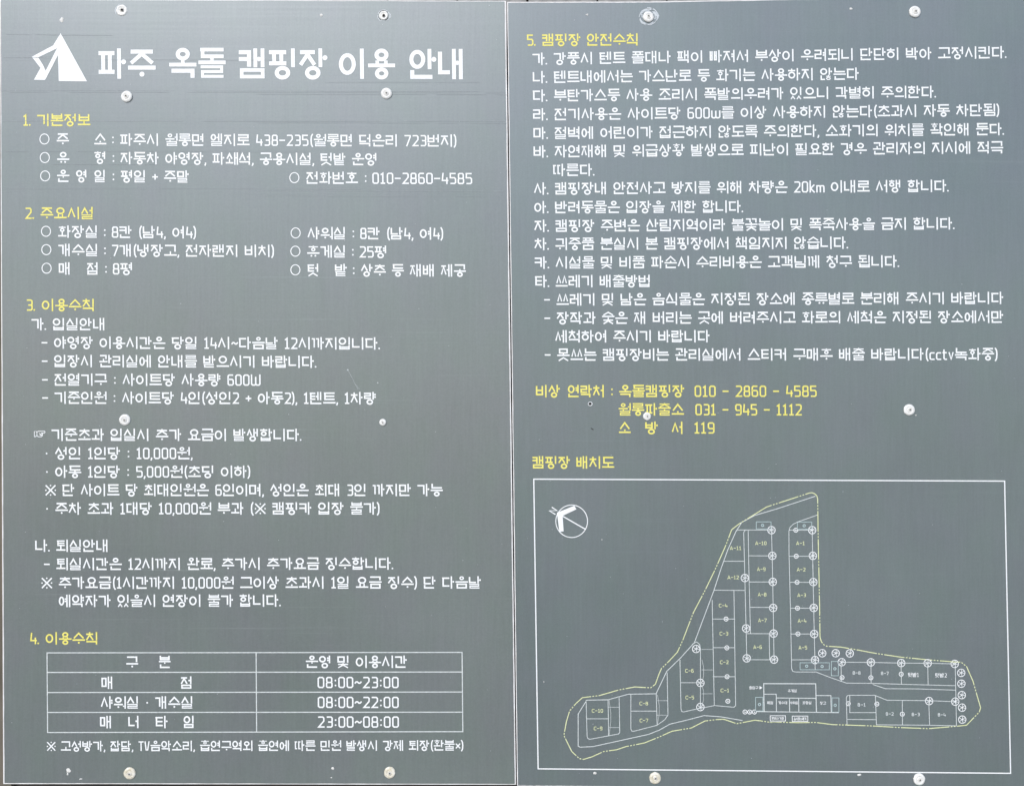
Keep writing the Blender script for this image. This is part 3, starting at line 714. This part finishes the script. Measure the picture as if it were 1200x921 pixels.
for a_ in ((LP,72.4,23.6,2.8,3.2),(LP,376.5,18.4,1.9,1.7),(LP,80.2,902.6,3.2,3.0),(LP,79.4,906.6,1.2,1.6),(LP,94.8,912.3,2.0,.8),(LP,390,899.8,2.0,1.8),(LP,388.3,910.8,1.2,.8),
           (RP,688,17.6,1.8,1.2),(RP,997.3,10.8,2.0,1.3),(RP,697.2,905.3,2.6,1.8),(RP,1006.8,907.6,2.6,1.5),(RP,1073.2,486.6,1.0,.8),(RP,705.4,632.2,.8,.8),(RP,637.4,798.5,.6,.9)):
    blob(a_[0], 'glue_bit', a_[1], a_[2], a_[3], a_[4], M_GLUE)
def ringmark(P, px, py, r0, w_, m, name='rub_ring'):
    k = Ink(P); k.ring(px, py, r0, r0*.92, w_, 20); k.build(name, m)
# the open hole beside the phone numbers
k = Ink(RP); k.ring(691.6,473.2,2.3,2.1,.75,12); k.build('hole_rim', M_WHITE)
k = Ink(RP); k.disc(691.5,473.2,2.0,1.8); k.build('screw_hole', M_HOLE)
k = Ink(RP); k.strip([(692.4,501.8),(693.6,502.3),(695.4,503.6)], .9); k.build('scratch', M_HOLE)
k = Ink(LP); k.disc(72.0,24.0,.9); k.build('screw_hole', M_HOLE)
k = Ink(LP); k.disc(449.9,19.2,1.5); k.build('screw_hole', M_HOLE).location.y = -.0030
k = Ink(LP); k.disc(143.6,12.6,1.4); k.build('screw_hole', M_HOLE).location.y = -.0030
# scuffed swirls round the top screws where the film was worn by a turning washer
def swirl(P, cx, cy, r0, r1, arcs, name='scuff_marks', m=M_SCUFF):
    k = Ink(P)
    for a0, a1, rr0, rr1, w_ in arcs:
        pts = []
        for i in range(9):
            t = i/8; a_ = R(a0+(a1-a0)*t); r_ = rr0+(rr1-rr0)*t
            pts.append((cx+r_*math.cos(a_), cy-r_*math.sin(a_)*.94))
        k.strip(pts, w_)
    k.build(name, m)
arcs = []
for i in range(30):
    a0 = random.uniform(-30, 215); r_ = random.uniform(7.6, 11.6)
    arcs.append((a0, a0+random.uniform(22,60), r_, r_+random.uniform(-1.2,1.0), random.uniform(.5,1.3)))
for i in range(8):
    a0 = random.uniform(215, 330); r_ = random.uniform(7.4, 10)
    arcs.append((a0, a0+random.uniform(18,40), r_, r_+random.uniform(-.6,.8), random.uniform(.4,.9)))
for a0, r_ in ((28,8.5),(20,9.2),(12,8.8),(4,8.6),(38,8.5)): arcs.append((a0+18, a0-12, r_-.8, r_+3.4, 1.0))
swirl(RP, 759.8, 20.4, 7, 12, arcs)
arcs = [(20,160,6.9,6.7,.9),(-60,40,7.4,7.0,.7),(180,250,7.0,7.6,.7),(-20,15,8.6,8.0,.6)]
swirl(LP, 449.6, 18.6, 6, 8, arcs, m=M_SCUFF)
swirl(LP, 449.6, 18.6, 6, 8, [(35,150,6.3,6.1,.8),(-75,-30,6.0,6.3,.8),(190,240,6.5,6.3,.6)], 'dark_scuff_marks', flat('dark_scuff', (.10,.11,.12), .5))
swirl(LP, 142.7, 12.5, 6, 8, [(150,215,7.4,7.8,.9),(100,150,7.6,7.3,.6)], m=M_SCUFF)
k = Ink(LP)
k.disc(407.6,433.4,.9); k.strip([(407.8,434),(410.5,438.6),(413,443.4),(415.8,449.6),(419.6,456.4)], .2); k.strip([(415.4,449),(421.4,456)], .2); k.disc(442.7,448.6,.7)
k.build('scratch', M_SCUFF)
# long fine wiping scratches across the upper half of the left board
k = Ink(LP)
for y, x0, x1, w_ in ((106.5,0,560,.5),(108.8,10,590,.3),(141.8,0,590,.55),(178,3,360,.3),(193,60,240,.35),(221.4,2,420,.35),(223.6,300,588,.5),(67.8,2,60,.4),(70.5,120,330,.25),(110.6,300,592,.4),(144.4,300,592,.3),(97,380,560,.25),(230,300,590,.25),(41,5,130,.3)):
    pts = []; n = 26; yy = y
    for i in range(n):
        yy += random.uniform(-.10,.14); pts.append((x0+(x1-x0)*i/(n-1)+1.5, yy))
    cut = []; cur = []
    for p_ in pts:
        cur.append(p_)
        if random.random() < .12 and len(cur) > 2: k.strip(cur, w_*random.uniform(.6,1)); cur = []
    if len(cur) > 1: k.strip(cur, w_)
k.build('wiping_scratches', noisy('pale_scratch', (.24,.27,.29), (.36,.39,.41), 300, rough=.5))
sp = Ink(LP); sp2 = Ink(RP)
for i in range(90): 
    for s_, (xa, xb) in ((sp,(6,590)),(sp2,(612,1195))):
        x, y = random.uniform(xa,xb), random.uniform(6,914); s_.disc(x, y, random.uniform(.2,.5), random.uniform(.2,.5), 6)
for s_ in (sp, sp2): s_.build('dust_specks', M_SCUFF)['kind'] = 'stuff'
print('FIT', fit)
